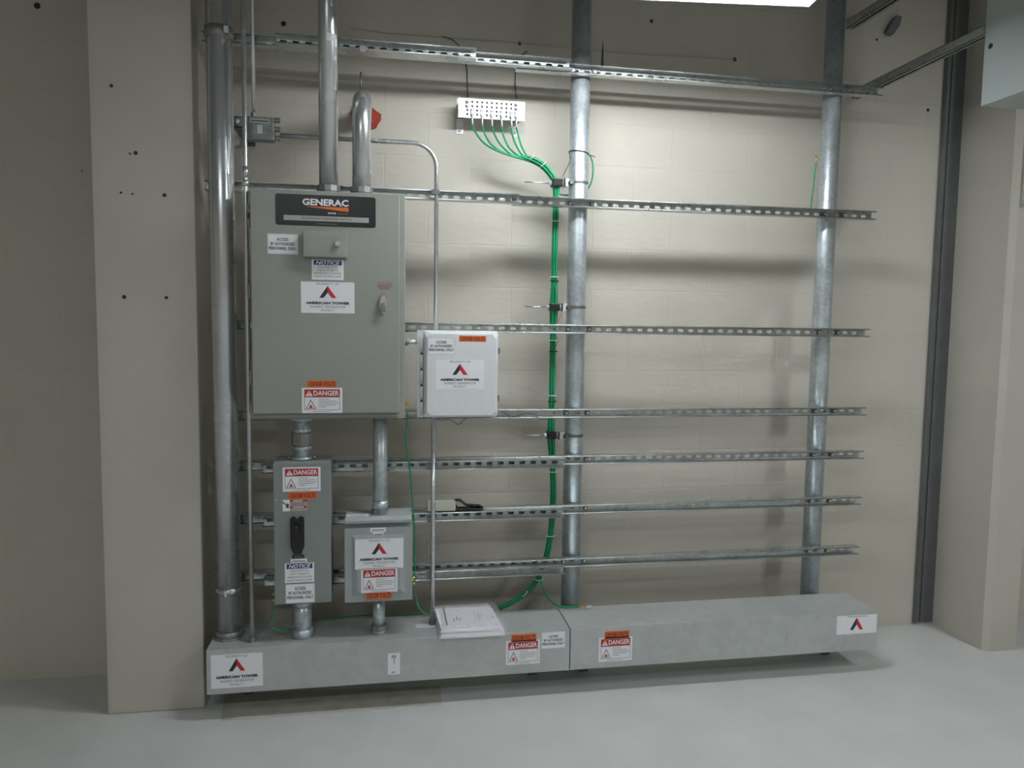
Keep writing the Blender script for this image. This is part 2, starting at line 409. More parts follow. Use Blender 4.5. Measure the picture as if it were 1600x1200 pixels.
def zc(px, pt, pb, yf): return (at(px, pt, yf).z+at(px, pb, yf).z)/2
YF1 = Y1-SD; YF2 = YF1-SD; YF3 = YF2-SD
XR = at(1360, 518, YF1).x
rows = [zc(1000, 108, 121, YF1), zc(1000, 314, 327.5, YF1), zc(1000, 508.7, 523, YF1), zc(1000, 639, 652, YF1), zc(1000, 711, 723.5, YF1), zc(1000, 787.5, 799, YF1), zc(1000, 869.5, 880.5, YF1)]
names = ['top', 'second', 'third', 'fourth', 'fifth', 'sixth', 'lowest']
for i, (z, nme) in enumerate(zip(rows, names)):
    x0 = -.728
    if i == 0: x0 = at(893, 110, YF1).x-.25
    if i == 1: x0 = at(812, 310, YF1).x-.03
    lab = f'long galvanised slotted rail, {nme} of the seven crossing both thick posts'
    rail(x0, XR, z, Y1, lab, ph=.006*i % .03)
# upper left pieces, each a channel depth further forward
xa = at(893, 103, YF2).x
rail(-.728, xa, rows[0]+.004, YF1, 'middle piece of the overlapping top rails, ending at the middle post')
xb = at(745, 90, YF3).x
rail(at(430, 65, YF3).x, xb, rows[0]+.004, YF2, 'front piece of the overlapping top rails, running behind the tall conduits')
rail(-.728, at(813, 312, YF2).x, rows[1]+.0, YF1, 'short slotted rail from behind the big enclosure, lapping the second rail')
for i, (px, pt, pb, nme) in enumerate(((885, 718.7, 729.5, 'fifth'), (883, 795, 809, 'sixth'), (883, 885, 896, 'lowest'))):
    z = zc(px, pt, pb, YF2)
    rail(at(409, 740, YF2).x, at(px, pt, YF2).x, z, YF1, f'short slotted rail in front of the {nme} long rail, ending at the middle post')

# ------------------------------------------------------------------ posts
PR = .0445; PY = -.2
PXM, PXR = (at(904, 300, PY).x+at(894, 740, PY).x)/2, (at(1293, 240, PY).x+at(1276, 740, PY).x)/2
for x, lab in ((PXM, 'thick galvanised round post behind the middle of the rails'), (PXR, 'thick galvanised round post near the right ends of the rails')):
    p = thing('steel_post', lab, 'post', (x, PY, 0), 'round posts')
    MB().cyl((x, PY, .006), (x, PY, 3.849), PR, 'galv', 40).build('pole', p)
    MB().cyl((x, PY, 0), (x, PY, .006), PR+.012, 'galv', 32).build('base_flange', p)
for i, z in enumerate(rows):
    for x, pn in ((PXM, 'middle'), (PXR, 'right')):
        c = thing('pipe_clamp', f'small clamp fixing the {names[i]} long rail to the {pn} post', 'clamp', (x, Y1, z), 'rail clamps')
        for s in (-1, 1):
            MB().box(x+s*.040, x+s*.062, Y1-.0028, Y1-.012, z-.011, z+.011, 'bar').build('clamp_jaw', c)
            MB().cyl((x+s*.051, Y1-.012, z), (x+s*.051, Y1-.020, z), .007, 'emt', 6, smooth=False).build('bolt', c)

# ------------------------------------------------------------------ wireway troughs on the floor stand
TF, TB, ZB = -.50, -.25, .0
zt_ = at(891, 983, TF).z; zb_ = at(891, 1047, TF).z
tx0 = at(323, 1050, TF).x; tx1 = at(889.5, 1015, TF).x; tx2 = at(1370, 990, TF).x
def trough(x0, x1, label):
    r = thing('wireway_trough', label, 'wireway', ((x0+x1)/2, (TF+TB)/2, zb_), 'wireway troughs')
    MB().box(x0, x1, TF+.003, TB, zb_+.002, zt_-.002, 'sheet').build('body', r, bevel=.0015)
    c = MB(); c.prism([(TF, zb_), (TF, zt_), (TB, zt_), (TB, zt_-.0016), (TF+.003, zt_-.0018), (TF+.003, zb_)], x0-.001, x1+.001, 'x', 'sheet')
    c.build('cover', r, bevel=.003)
    for f in (.08, .92):
        xx = x0+(x1-x0)*f
        MB().box(xx-.02, xx+.02, TB-.04, TB, 0, zb_+.0018, 'bar').build('support_foot', r)
    return r
t1 = trough(tx0, tx1, 'long galvanised wireway trough under the grey enclosures, against the left pillar')
t2 = trough(tx1+.006, tx2, 'long galvanised wireway trough under the bare rails on the right')
MB().box(tx1+.0012, tx1+.0048, TF+.004, TB-.002, zb_+.003, zt_-.003, 'dark').build('end_gasket', t1)
prop(t1, (329, 1024), (411, 1071), TF-.0003)
s = Sticker((606, 1021), (625, 1053), TF-.0003, .0); s.rect(.3, .78, .7, .9, 'strip'); s.rect(.46, .5, .56, .8, 'strip'); s.rect(.3, .08, .6, .13, 'grey_ink')
s.build('product_label', t1, 'small torn white and pale blue sticker')
volts(t1, (799, 992), (838, 1001), TF-.0003, .0); danger(t1, (791, 1002), (843, 1036), TF-.0003, .0); access(t1, (846, 988), (883, 1012), TF-.0003)
volts(t2, (945, 987), (983, 996), TF-.0003); danger(t2, (936, 997), (987, 1031), TF-.0003)
s = Sticker((1308, 963), (1369, 988), TF-.0003); logo(s, .33, .22, .66, .86); s.rect(.25, .92, .75, .95, 'grey_ink'); s.build('ownership_label', t2, 'white label with only a chevron logo')
for px, py in ((1059, 998), (1144, 995), (1235, 996), (1325, 998)):
    p = at(px, py, TF); m = MB(); m.cyl((p.x, TF, p.z), (p.x, TF-.003, p.z), .021, 'sheet', 20, .019); m.build('knockout', t2)
for px, t in ((373, t1), (832, t1), (937, t2), (617, t1)):
    p = at(px, 1050, TF); MB().cyl((p.x, TF, zb_+.012), (p.x, TF-.003, zb_+.012), .004, 'chrome', 8).build('cover_screw', t)
# label on the top face of the left trough
a = atz(650, 981, zt_); b = atz(679, 976, zt_)
m = MB(); m.box(a.x, b.x, a.y, a.y+.03, zt_+.0002, zt_+.0008, 'white')
vs, fs = text_geo('A WARNING', .02)
m.add([(a.x+.006+(b.x-a.x-.012)*u, a.y+.007+.016*v, zt_+.0011) for u, v in vs], fs, 'ink'); m.build('warning_label', t1, label='small white label on the top face')

# ------------------------------------------------------------------ big enclosure (transfer switch)
EF = -.50; EB = -.3295
a = at(389, 292, EF); b = at(633, 652, EF)
ex0, ex1, ez1, ez0 = a.x, b.x, a.z, at(395, 655, EF).z
en = thing('transfer_switch_enclosure', 'large grey-beige steel enclosure with a black nameplate across its door top', 'electrical enclosure', ((ex0+ex1)/2, EB, ez0))
MB().box(ex0, ex1, EB, EF+.022, ez0, ez1, 'enc').build('cabinet_body', en, bevel=.003)
dx1 = at(624, 500, EF).x; dz0 = at(500, 646, EF).z
d = MB().box(ex0+.002, dx1, EF+.0215, EF, dz0, ez1-.004, 'enc').build('door', en, bevel=.003)
MB().box(ex0-.004, ex1+.004, EB, EF+.018, ez0-.0035, ez0, 'enc').build('bottom_flange', en, bevel=.001)
for pz in (330, 345, 455, 590, 640):
    p = at(386, pz, EF+.02)
    MB().cyl((ex0-.006, EF+.018, p.z-.03), (ex0-.006, EF+.018, p.z+.03), .005, 'enc', 12).build('hinge', en)
# nameplate
s = Sticker((430, 302), (587, 356.5), EF, base=None)
pts = []
for cx, cz, a0 in ((1, 1, 0), (0, 1, 90), (0, 0, 180), (1, 0, 270)):
    for k in range(4):
        an = math.radians(a0+30*k); ru, rv = .025, .075
        pts.append((cx+(-ru if cx else ru)+ru*math.cos(an), cz+(-rv if cz else rv)+rv*math.sin(an)))
s.poly(pts, 'plate', 0, solid=.0012)
s.text('GENERAC', .265, .66, .725, .88, 'white', 1, .035)
s.poly([(.29, .625), (.725, .63), (.725, .49)], 'gen_orange', 1)
s.text('NTS', .52, .40, .60, .455, 'white', 1, .02); s.text('Series', .62, .40, .72, .455, 'grey_ink', 1)
s.rect(.08, .16, .93, .325, 'strip', 1); s.text('AUTOMATIC TRANSFER SWITCH', .25, .21, .76, .275, 'ink', 2)
s.rect(.41, .07, .61, .085, 'grey_ink', 1)
s.build('nameplate', en, 'black nameplate with white lettering and an orange wedge')
access(en, (417.5, 364.5), (466, 398), EF, -.0); notice(en, (487, 405), (537, 438), EF); prop(en, (470, 439.5), (554, 490), EF)
volts(en, (480, 594.5), (526, 605), EF, .0); danger(en, (471.5, 606), (535, 645), EF)
s = Sticker((588, 440), (616, 452), EF, base=None, t=.0003)
for i, (v, k) in enumerate(((.8, 'grey_ink'), (.6, 'grey_ink'), (.4, 'red'), (.2, 'grey_ink'), (.0, 'red'))): s.rect(.05+.1*(i == 4), v, .95-.05*i, v+.09, k)
s.build('instruction_print', en, 'tiny brown and grey printed lines')
CF = EF-.03
a = at(473, 361, CF); b = at(543, 403, CF)
cv = MB().box(a.x, b.x, EF, CF, b.z, a.z, 'enc').build('display_cover', en, bevel=.003)
p = at(528, 381, CF)
m = MB(); m.cyl((p.x, CF, p.z), (p.x, CF-.008, p.z), .011, 'chrome', 16); m.cyl((p.x, CF-.008, p.z), (p.x, CF-.018, p.z), .007, 'chrome', 16); m.build('thumbscrew', cv)
p = at(599, 475, EF); m = MB()
for dz0_, dz1_, r in ((-.034, .034, 1),):
    pts = [(p.x+.017*math.cos(t_*math.pi/12), p.z+.040*math.sin(t_*math.pi/12)) for t_ in range(24)]
    m.prism(pts, EF, EF-.010, 'y', 'chrome')
hb = m.build('handle_base', en, bevel=.003, label='chrome oval latch')
m = MB(); m.prism([(p.x-.010, p.z+.004), (p.x+.010, p.z+.004), (p.x+.012, p.z-.034), (p.x-.012, p.z-.034)], EF-.010, EF-.022, 'y', 'cast'); m.build('handle_grip', hb, bevel=.003)
MB().cyl((p.x, EF-.010, p.z+.02), (p.x, EF-.016, p.z+.02), .007, 'chrome', 16).build('keyhole', hb)

# ------------------------------------------------------------------ pipes
def hexnut(m, x, y, z0, z1, r, k='cast', n=8): m.cyl((x, y, z0), (x, y, z1), r, k, n, smooth=False)
PYT = -.41
# tall left pipe
P1Y = -.37; x = (at(352.5, 700, P1Y).x+at(345, 150, P1Y).x)/2
r = thing('conduit_riser', 'widest shiny conduit running floor trough to ceiling beside the left pillar', 'conduit', (x, P1Y, zt_), 'large conduits')
MB().cyl((x, P1Y, zt_+.001), (x, P1Y, 3.848), .0505, 'emt', 48).build('pipe', r)
zc1 = at(340, 62, P1Y).z
m = MB(); m.cyl((x, P1Y, zc1), (x, P1Y, zc1+.045), .0555, 'cast', 40); m.box(x+.03, x+.047, P1Y-.062, P1Y-.03, zc1+.008, zc1+.035, 'emt'); m.build('coupling', r)
zc1 = at(356, 920, P1Y).z
m = MB(); m.cyl((x, P1Y, zc1-.013), (x, P1Y, zc1+.013), .053, 'strut', 40); m.box(x-.006, x+.004, P1Y-.062, P1Y-.05, zc1-.012, zc1+.012, 'chrome'); m.build('strap', r, label='bright metal strap')
m = MB(); m.cyl((x, P1Y, zt_), (x, P1Y, zt_+.035), .056, 'cast', 40); m.cyl((x, P1Y, zt_), (x, P1Y, zt_+.012), .062, 'cast', 12, smooth=False); m.build('hub', r)
# pipe into enclosure top
x2 = at(513, 200, PYT).x
r = thing('conduit_riser', 'tall shiny conduit with a white tag entering the enclosure top', 'conduit', (x2, PYT, ez1), 'large conduits')
MB().cyl((x2, PYT, ez1+.001), (x2, PYT, 3.848), .0385, 'emt', 40).build('pipe', r)
m = MB(); m.cyl((x2, PYT, ez1), (x2, PYT, ez1+.012), .041, 'emt', 32); hexnut(m, x2, PYT, ez1+.008, ez1+.032, .048, 'cast', 12); m.build('hub', r)
za, zb2 = at(517, 57, PYT).z, at(517, 69, PYT).z
m = MB(); n = 8
for k in range(n):
    a0, a1 = math.radians(-95+k*8), math.radians(-95+(k+1)*8); R_ = .0392
    m.add([(x2+R_*math.cos(a0), PYT+R_*math.sin(a0), zb2), (x2+R_*math.cos(a1), PYT+R_*math.sin(a1), zb2), (x2+R_*math.cos(a1), PYT+R_*math.sin(a1), za), (x2+R_*math.cos(a0), PYT+R_*math.sin(a0), za)], [(0, 1, 2, 3)], 'white')
m.build('tag', r, label='white paper tag')
# elbow pipe
x3 = at(565, 230, PYT).x; ze = at(567, 172, -.15).z; RB = .13
r = thing('conduit_elbow', 'shiny conduit bending out of the wall down into the enclosure top', 'conduit', (x3, PYT, ez1), 'large conduits')
pts = [(x3, PYT, ez1+.001), (x3, PYT, ze-RB)]+[(x3, PYT+RB-RB*math.cos(a*math.pi/24), ze-RB+RB*math.sin(a*math.pi/24)) for a in range(1, 13)]+[(x3, -.002, ze)]
MB().tube(pts, .0385, 'emt', 40).build('pipe', r)
m = MB(); m.cyl((x3, PYT, ez1), (x3, PYT, ez1+.012), .041, 'emt', 32); hexnut(m, x3, PYT, ez1+.008, ez1+.032, .048, 'cast', 12); m.build('hub', r)
fs_ = MB()
pts = []
for k in range(20):
    a = 2*math.pi*k/20; rr = .066+.009*math.sin(3*a+1)+.005*math.sin(7*a); pts.append((x3+.004+rr*math.cos(a), ze+rr*math.sin(a)))
fs_.prism(pts, -.001, -.014, 'y', 'firestop')
tag(fs_.build('firestop_collar', org=(x3, 0, ze)), 'ragged red firestop patch on the wall around the elbow conduit', 'firestop')
zr = at(563, 115, PYT+.08).z
tag(MB().cyl((x3-.004, PYT+RB*.45, ze+.026), (x3-.004, PYT+RB*.45, zr), .004, 'bar', 8).build('hanger_rod', org=(x3, PYT+.05, ze+.03)), 'short threaded rod standing on the elbow conduit', 'rod')
p = at(567, 76, YF3)
tag(MB().cyl((p.x, YF2-.0028, p.z), (p.x, YF3-.004, p.z), .014, 'emt', 10, smooth=False).build('rail_bolt', org=(p.x, YF3, p.z)), 'round bolt head in the top rail above the elbow conduit', 'bolt')

# below enclosure
def stub(label, px, pt, zlo, zhi, y, rr, fit, grp='short conduits'):
    x = at(px, pt, y).x
    r = thing('conduit_nipple', label, 'conduit', (x, y, zlo), grp)
    MB().cyl((x, y, zlo+.001), (x, y, zhi-.001), rr, 'galv', 32).build('pipe', r)
    for (za, zb, k, hexa, nm) in fit:
        m = MB(); m.cyl((x, y, za), (x, y, zb), k, 'cast' if hexa else 'galv', 8 if hexa else 32, smooth=not hexa); m.build(nm, r)
    return r
# disconnect switch geometry
DF = -.475; DB = -.3295
da = at(425, 722, DF); db = at(518, 941, DF)
dx0, dx1_, dz1, dz0_ = da.x+.003, db.x, da.z, db.z
JF = -.475
ja = at(538, 826, JF); jb = at(644, 937, JF)
jx0, jx1, jz1, jz0 = ja.x, jb.x, at(540, 812, JF).z, jb.z
zz = lambda px, py, y: at(px, py, y).z
stub('short fat galvanised fitting between the big enclosure and the disconnect switch', 472, 690, dz1, ez0-.0035, PYT, .033,
     [(ez0-.018, ez0-.0035, .044, 0, 'locknut'), (zz(472, 694, PYT), zz(472, 676, PYT), .044, 1, 'union_nut'), (zz(472, 702, PYT), zz(472, 696, PYT), .040, 0, 'collar'), (zz(472, 676, PYT), zz(472, 668, PYT), .038, 0, 'collar'), (dz1, dz1+.010, .046, 0, 'locknut')])
xh = at(472, 720, PYT).x
for s in (-1, 1):
    pp = MB().cyl((xh+s*.052, PYT-.01, dz1+.0005), (xh+s*.052, PYT-.01, dz1+.012), .005, 'chrome', 10)
    tag(pp.build('screw', org=(xh+s*.052, PYT-.01, dz1)), ('left' if s < 0 else 'right')+' bright screw on the disconnect switch top', 'screw')
stub('straight conduit between the big enclosure and the small hooded box', 594, 730, jz1, ez0-.0035, PYT, .030,
     [(jz1, jz1+.028, .037, 1, 'hub'), (jz1+.028, jz1+.062, .033, 0, 'collar')])
stub('short fat conduit between the disconnect switch and the trough', 473, 965, zt_, dz0_, PYT, .0375,
     [(dz0_-.03, dz0_, .043, 0, 'collar'), (zt_, zt_+.04, .043, 0, 'coupling')])
stub('slim conduit between the hooded box and the trough', 592, 965, zt_, jz0, PYT, .027,
     [(zt_+.012, zt_+.035, .036, 1, 'locknut'), (zt_, zt_+.011, .030, 0, 'collar')])

# ------------------------------------------------------------------ disconnect switch
ds = thing('disconnect_switch', 'narrow tall grey switch box with a black throw handle', 'electrical box', ((dx0+dx1_)/2, DB, dz0_))
MB().box(dx0+.002, dx1_-.002, DB, DF+.012, dz0_+.002, dz1-.001, 'enc2').build('body', ds, bevel=.002)
MB().box(dx0, dx1_, DF+.0115, DF, dz0_, dz1-.004, 'enc2').build('door', ds, bevel=.003)
danger(ds, (441.5, 730.5), (501, 767), DF); volts(ds, (451, 769), (495, 779), DF)
s = Sticker((441.5, 781), (480.5, 798), DF, .0, base='strip'); s.rect(0, 0, .28, 1, 'white', 1); s.poly([(.12, .35), (.24, .25), (.26, .6), (.16, .7)], 'smoke', 2); s.poly([(.0, .75), (.14, .52), (.15, .58), (.02, .85)], 'ink', 2)
s.rect(.3, .8, 1, .98, 'red', 1); s.rect(.3, .25, .98, .42, 'red', 1); s.rect(.42, .85, .8, .93, 'white', 2); s.rect(.42, .3, .85, .37, 'white', 2); s.rect(.35, .5, .9, .54, 'grey_ink', 2); s.rect(.35, .62, .9, .66, 'grey_ink', 2)
s.build('warning_label', ds, 'small label with two red stripes')
a = at(453.5, 807, DF); b = at(476, 865, DF); cxh = (a.x+b.x)/2; wd = (b.x-a.x)/2; z1h, z0h = a.z, b.z
H_ = z1h-z0h
prof = [(-.55, 0), (.55, 0), (1, .22), (1, .93), (.75, 1), (.35, 1), (0, .92), (-.35, 1), (-.75, 1), (-1, .93), (-1, .22)]
m = MB(); m.prism([(cxh+u*wd, z0h+v*H_) for u, v in prof], DF, DF-.008, 'y', 'dark'); hp = m.build('handle_plate', ds, bevel=.002, label='black throw handle plate')
m = MB(); m.box(cxh-.010, cxh+.010, DF-.008, DF-.05, z0h+.55*H_, z0h+.80*H_, 'dark'); m.build('throw_lever', hp, bevel=.004)
s = Sticker((456, 867), (475.5, 872), DF, base='ink'); s.rect(.2, .4, .8, .6, 'grey_ink'); s.build('size_label', ds, 'tiny black label')
s = Sticker((454, 873.5), (480, 880), DF); s.rect(.1, .4, .9, .6, 'grey_ink'); s.build('circuit_label', ds, 'tiny white label')
notice(ds, (445, 880.5), (491, 911), DF); access(ds, (446, 911.5), (492, 941), DF)
for py in (928, 938):
    p = at(424, py, DF+.03); MB().cyl((dx0+.0015, DF+.03, p.z), (dx0-.012, DF+.03, p.z), .006, 'brass', 10).build('wing_screw', ds)
p = at(433, 640+940/6.67, DF); MB().cyl((dx0+.012, DF, p.z), (dx0+.012, DF-.002, p.z), .003, 'chrome', 8).build('cover_screw', ds)

# ------------------------------------------------------------------ small hooded junction box
jb_ = thing('junction_box', 'square grey box with a raised door panel and a hooded top, under the big enclosure', 'electrical box', ((jx0+jx1)/2, DB, jz0))
jd1 = ja.z
MB().box(jx0+.004, jx1-.003, DB, JF+.022, jz0+.004, jz1, 'enc3').build('body', jb_, bevel=.002)
m = MB(); m.prism([(DB+.004, jz1), (DB+.004, jz1+.006), (JF+.012, jz1+.006), (JF-.004, jz1-.006), (JF-.004, jz1-.018), (JF+.010, jz1-.018), (JF+.022, jz1)], jx0+.003, jx1-.002, 'x', 'enc3')
# hood leaves room for the hub of the conduit above
m.build('rain_hood', jb_, bevel=.001)
m = MB()
X0, X1, Z0, Z1 = jx0, jx1, jz0, jd1
def lv(i, y): return [(X0+i, y, Z0+i), (X1-i, y, Z0+i), (X1-i, y, Z1-i), (X0+i, y, Z1-i)]
jf2 = JF-.008
vs = lv(0, JF+.021)+lv(0, JF+.001)+lv(.002, JF)+lv(.030, JF)+lv(.052, jf2)
fs = [(0, 1, 2, 3)]
for L_ in range(4):
    for k in range(4): fs.append((L_*4+k, L_*4+(k+1) % 4, (L_+1)*4+(k+1) % 4, (L_+1)*4+k))
fs.append((16, 17, 18, 19)); m.add(vs, fs, 'enc3'); dj = m.build('door', jb_)
for tl, br in (((578.5, 825), (603, 831)), ((583, 832), (599, 838))):
    s = Sticker(tl, br, JF); s.rect(.12, .35, .88, .6, 'grey_ink'); s.build('circuit_label', jb_, 'tiny white label')
prop(jb_, (554.5, 843), (630, 887), jf2-.0003, .0); danger(jb_, (564, 889), (621, 924), jf2-.0003, .0); volts(jb_, (572, 924.5), (612, 935), jf2+.0005, .0)
a = at(549, 806, JF+.03)
m = MB(); m.box(jx0+.006, jx0+.10, JF+.02, JF+.06, jz1+.0062, jz1+.007, 'white'); m.box(jx0+.02, jx0+.085, JF+.035, JF+.042, jz1+.0071, jz1+.0073, 'grey_ink'); m.build('top_label', jb_, label='white label on the hood')
for py in (903, 912):
    p = at(648, py, JF+.03); MB().cyl((jx1-.002, JF+.03, p.z), (jx1+.014, JF+.03, p.z), .006, 'brass', 10).build('wing_screw', jb_)

# ------------------------------------------------------------------ white fibreglass box
WF = -.44; WB = YF1-.001
a = at(664, 517, WF); b = at(777.5, 652, WF)
wx0, wx1, wz1, wz0 = a.x, b.x, a.z-.002, b.z
wb = thing('fibreglass_box', 'white plastic cabinet with chamfered lid right of the big enclosure', 'electrical box', ((wx0+wx1)/2, WB, wz0))
MB().box(wx0-.004, wx1+.002, WB-.0005, WF+.035, wz0-.002, wz1+.004, 'gfrp').build('body', wb, bevel=.004)
def octo(i, c): return [(wx0+i+c, wz0+i), (wx1-i-c, wz0+i), (wx1-i, wz0+i+c), (wx1-i, wz1-i-c), (wx1-i-c, wz1-i), (wx0+i+c, wz1-i), (wx0+i, wz1-i-c), (wx0+i, wz0+i+c)]
m = MB(); o1 = [(x, WF+.0345, z) for x, z in octo(0, .010)]; o2 = [(x, WF+.012, z) for x, z in octo(0, .010)]; o3 = [(x, WF, z) for x, z in octo(.010, .018)]
n = 8; fs = [tuple(range(8))]+[(k, (k+1) % 8, (k+1) % 8+8, k+8) for k in range(8)]+[(8+k, 8+(k+1) % 8, (k+1) % 8+16, k+16) for k in range(8)]+[tuple(range(16, 24))]
m.add(o1+o2+o3, fs, 'gfrp'); m.build('lid', wb)
hx = at(655, 585, WF+.03).x
m = MB(); m.box(hx-.008, wx0-.0045, WF+.036, WF+.046, wz0-.002, wz1+.004, 'gfrp'); m.build('side_flange', wb, bevel=.001)
for i in range(5):
    z0q = wz0+.012+i*(wz1-wz0-.03)/5; z1q = z0q+(wz1-wz0)/5*.72
    MB().cyl((wx0-.012, WF+.030, z0q), (wx0-.012, WF+.030, z1q), .0065, 'gfrp', 10).build('hinge', wb)
    if i < 4: MB().box(wx0-.016, wx0-.008, WF+.025, WF+.035, z1q+.001, z1q+.008, 'hole').build('hinge_gap', wb)
for py in (548, 622):
    p = at(777, py, WF+.03); m = MB(); m.box(wx1+.002, wx1+.010, WF+.05, WF+.01, p.z-.013, p.z+.013, 'cast'); m.build('latch', wb, bevel=.002, label='grey metal latch')
access(wb, (668, 527), (711, 554.5), WF); volts(wb, (717.5, 524.5), (759.5, 534), WF); prop(wb, (681, 562), (756, 608), WF)
m = MB()
p = at(757, 513, YF1); m.box(p.x-.018, p.x+.018, YF1-.0005, YF1-.008, p.z-.014, p.z+.012, 'cast'); m.cyl((p.x, YF1-.008, p.z), (p.x, YF1-.014, p.z), .006, 'chrome', 8)
m.build('mounting_tab', wb)
# nipple between the two
z = at(645, 534, -.40).z; xn0 = ex1+.001; xn1 = hx-.008
nn = thing('conduit_nipple', 'stubby horizontal nipple joining the big enclosure and the white cabinet', 'conduit', ((xn0+xn1)/2, -.40, z), 'short conduits')
MB().cyl((xn0, -.40, z), (xn1, -.40, z), .011, 'emt', 16).build('pipe', nn)
MB().cyl((xn0, -.40, z), (xn0+.012, -.40, z), .017, 'cast', 8, smooth=False).build('locknut', nn)
for py, dx in ((629, 0), (637, .003)):
    p = at(637, py, -.42); o = MB().cyl((ex1+.0005, -.42, p.z), (ex1+.016+dx, -.42, p.z), .006, 'brass', 8, smooth=False).build('ground_screw', en)

# ------------------------------------------------------------------ slim conduits
C1Y = -.44; r1 = .0095
x = at(383.5, 400, C1Y).x-.012
x = (at(384, 262, C1Y).x+at(393, 800, C1Y).x)/2-.003
x = min(x, ex0-.014)
r = thing('slim_conduit', 'slim conduit running full height just left of the big enclosure', 'conduit', (x, C1Y, zt_), 'slim conduits')
MB().cyl((x, C1Y, zt_+.0005), (x, C1Y, 3.848), r1, 'emt', 16).build('pipe', r)
for za, zb in ((278, 260), (291, 281)):
    m = MB(); m.cyl((x, C1Y, at(383, za, C1Y).z), (x, C1Y, at(383, zb, C1Y).z), .013, 'emt', 12); m.build('coupling', r)
m = MB(); m.cyl((x, C1Y, zt_), (x, C1Y, zt_+.02), .014, 'cast', 8, smooth=False); m.build('locknut', r)
JY = -.364
jl = at(386, 181, JY); jr = at(428, 220, JY)
jc = thing('conduit_box', 'small dark grey metal pull box with a printed label, upper left', 'junction box', ((jl.x+jr.x)/2, JY, jr.z))
MB().box(jl.x, jr.x, JY+.045, JY, jr.z, jl.z, 'cast').build('body', jc, bevel=.003)
MB().box(jl.x+.002, jr.x-.002, JY-.003, JY, jr.z+.002, jl.z-.002, 'bar').build('cover', jc, bevel=.001)
s = Sticker((390, 185), (422, 193), JY-.003, base='strip'); s.rect(.06, .35, .94, .65, 'ink'); s.build('printed_label', jc, 'grey printed strip')
s = Sticker((402, 195), (410, 209), JY-.003, base='beige'); s.build('small_sticker', jc, 'small beige sticker')
for py in (188, 202, 216):
    z = at(432, py, JY+.022).z; MB().cyl((jr.x, JY+.022, z), (jr.x+.022, JY+.022, z), .011, 'cast', 8, smooth=False).build('connector', jc)
xx = at(396, 150, JY+.02).x
r = thing('slim_conduit', 'thinnest conduit dropping from the ceiling into the small pull box', 'conduit', (xx, JY+.022, jl.z), 'slim conduits')
MB().cyl((xx, JY+.022, jl.z), (xx, JY+.022, 3.848), .0075, 'emt', 14).build('pipe', r)
MB().cyl((xx, JY+.022, jl.z), (xx, JY+.022, jl.z+.02), .012, 'cast', 8, smooth=False).build('connector', r)
a = at(362, 180, -.30); b = at(380, 198, -.30)
m = MB(); m.box(a.x, b.x, -.015, -.29, a.z, a.z-.003, 'bar'); m.box(a.x, b.x, -.015, -.29, b.z, b.z+.003, 'bar'); m.box(a.x, b.x, -.286, -.29, b.z, a.z, 'bar'); m.box(a.x, b.x, -.001, -.015, b.z-.01, a.z+.01, 'bar')
mb_ = m.build('standoff_bracket', org=(a.x, 0, b.z)); tag(mb_, 'dark square standoff bracket left of the small pull box', 'bracket')
m = MB(); m.cyl(((a.x+b.x)/2, -.29, (a.z+b.z)/2), ((a.x+b.x)/2, -.298, (a.z+b.z)/2), .009, 'chrome', 8, smooth=False); m.build('bolt', mb_)
# conduit from the pull box, right and down to the white cabinet
YC = JY+.022; zl = at(560, 218.5, YC).z; xd = at(681.5, 400, YC).x; RB2 = .10
pts = [(jr.x+.022, YC, zl), (xd-RB2, YC, zl)]+[(xd-RB2+RB2*math.sin(a*math.pi/20), YC, zl-RB2+RB2*math.cos(a*math.pi/20)) for a in range(1, 11)]+[(xd, YC, wz1+.005)]
r = thing('slim_conduit', 'slim conduit bending from the pull box down to the white cabinet top', 'conduit', (xd, YC, wz1), 'slim conduits')
MB().tube(pts, .0095, 'emt', 16).build('pipe', r)
m = MB(); z = rows[1]; m.box(xd-.022, xd+.012, YC+.012, YC-.013, z-.002, z+.018, 'bar'); m.build('strap', r)
XC = at(676.5, 800, -.36).x
r = thing('slim_conduit', 'slim conduit running from the white cabinet down to the trough', 'conduit', (XC, -.36, zt_), 'slim conduits')
MB().cyl((XC, -.36, zt_+.0005), (XC, -.36, wz0-.0025), .0105, 'emt', 16).build('pipe', r)
MB().cyl((XC, -.36, zt_), (XC, -.36, zt_+.022), .016, 'bar', 8, smooth=False).build('locknut', r)
for i in (4, 5, 6):
    z = rows[i]-.005; m = MB(); m.box(XC-.024, XC-.009, -.345, -.362, z-.012, z+.012, 'bar'); m.build('strap', r)

# ------------------------------------------------------------------ ground bar
GF = -.10
a = at(716, 151, GF); b = at(820, 191, GF)
gx0, gx1, gz1, gz0 = a.x, b.x, a.z-.004, b.z+.004
gb = thing('ground_bar', 'bright white metal grounding bar full of bolt holes on the wall', 'ground bar', ((gx0+gx1)/2, GF, gz0))
MB().box(gx0, gx1, GF+.0064, GF, gz0, gz1, 'bus').build('bar', gb, bevel=.001)
nx = 11; rowsz = [gz1-(gz1-gz0)*f for f in (.17, .39, .60, .81)]
studs = {(0, 0), (0, 1), (10, 0), (10, 1)}|{(c, r_) for c in (1, 3, 5, 7, 9) for r_ in (2, 3)}|{(10, 2), (10, 3)}
hm = MB()
for c in range(nx):
    xx = gx0+(gx1-gx0)*(.135+.073*c)
    for r_, zz_ in enumerate(rowsz):
        if (c, r_) in studs: continue
        hm.cyl((xx, GF-.0001, zz_), (xx, GF-.0008, zz_), .0052, 'hole', 12)
hm.build('bolt_holes', gb, label='rows of small dark holes')
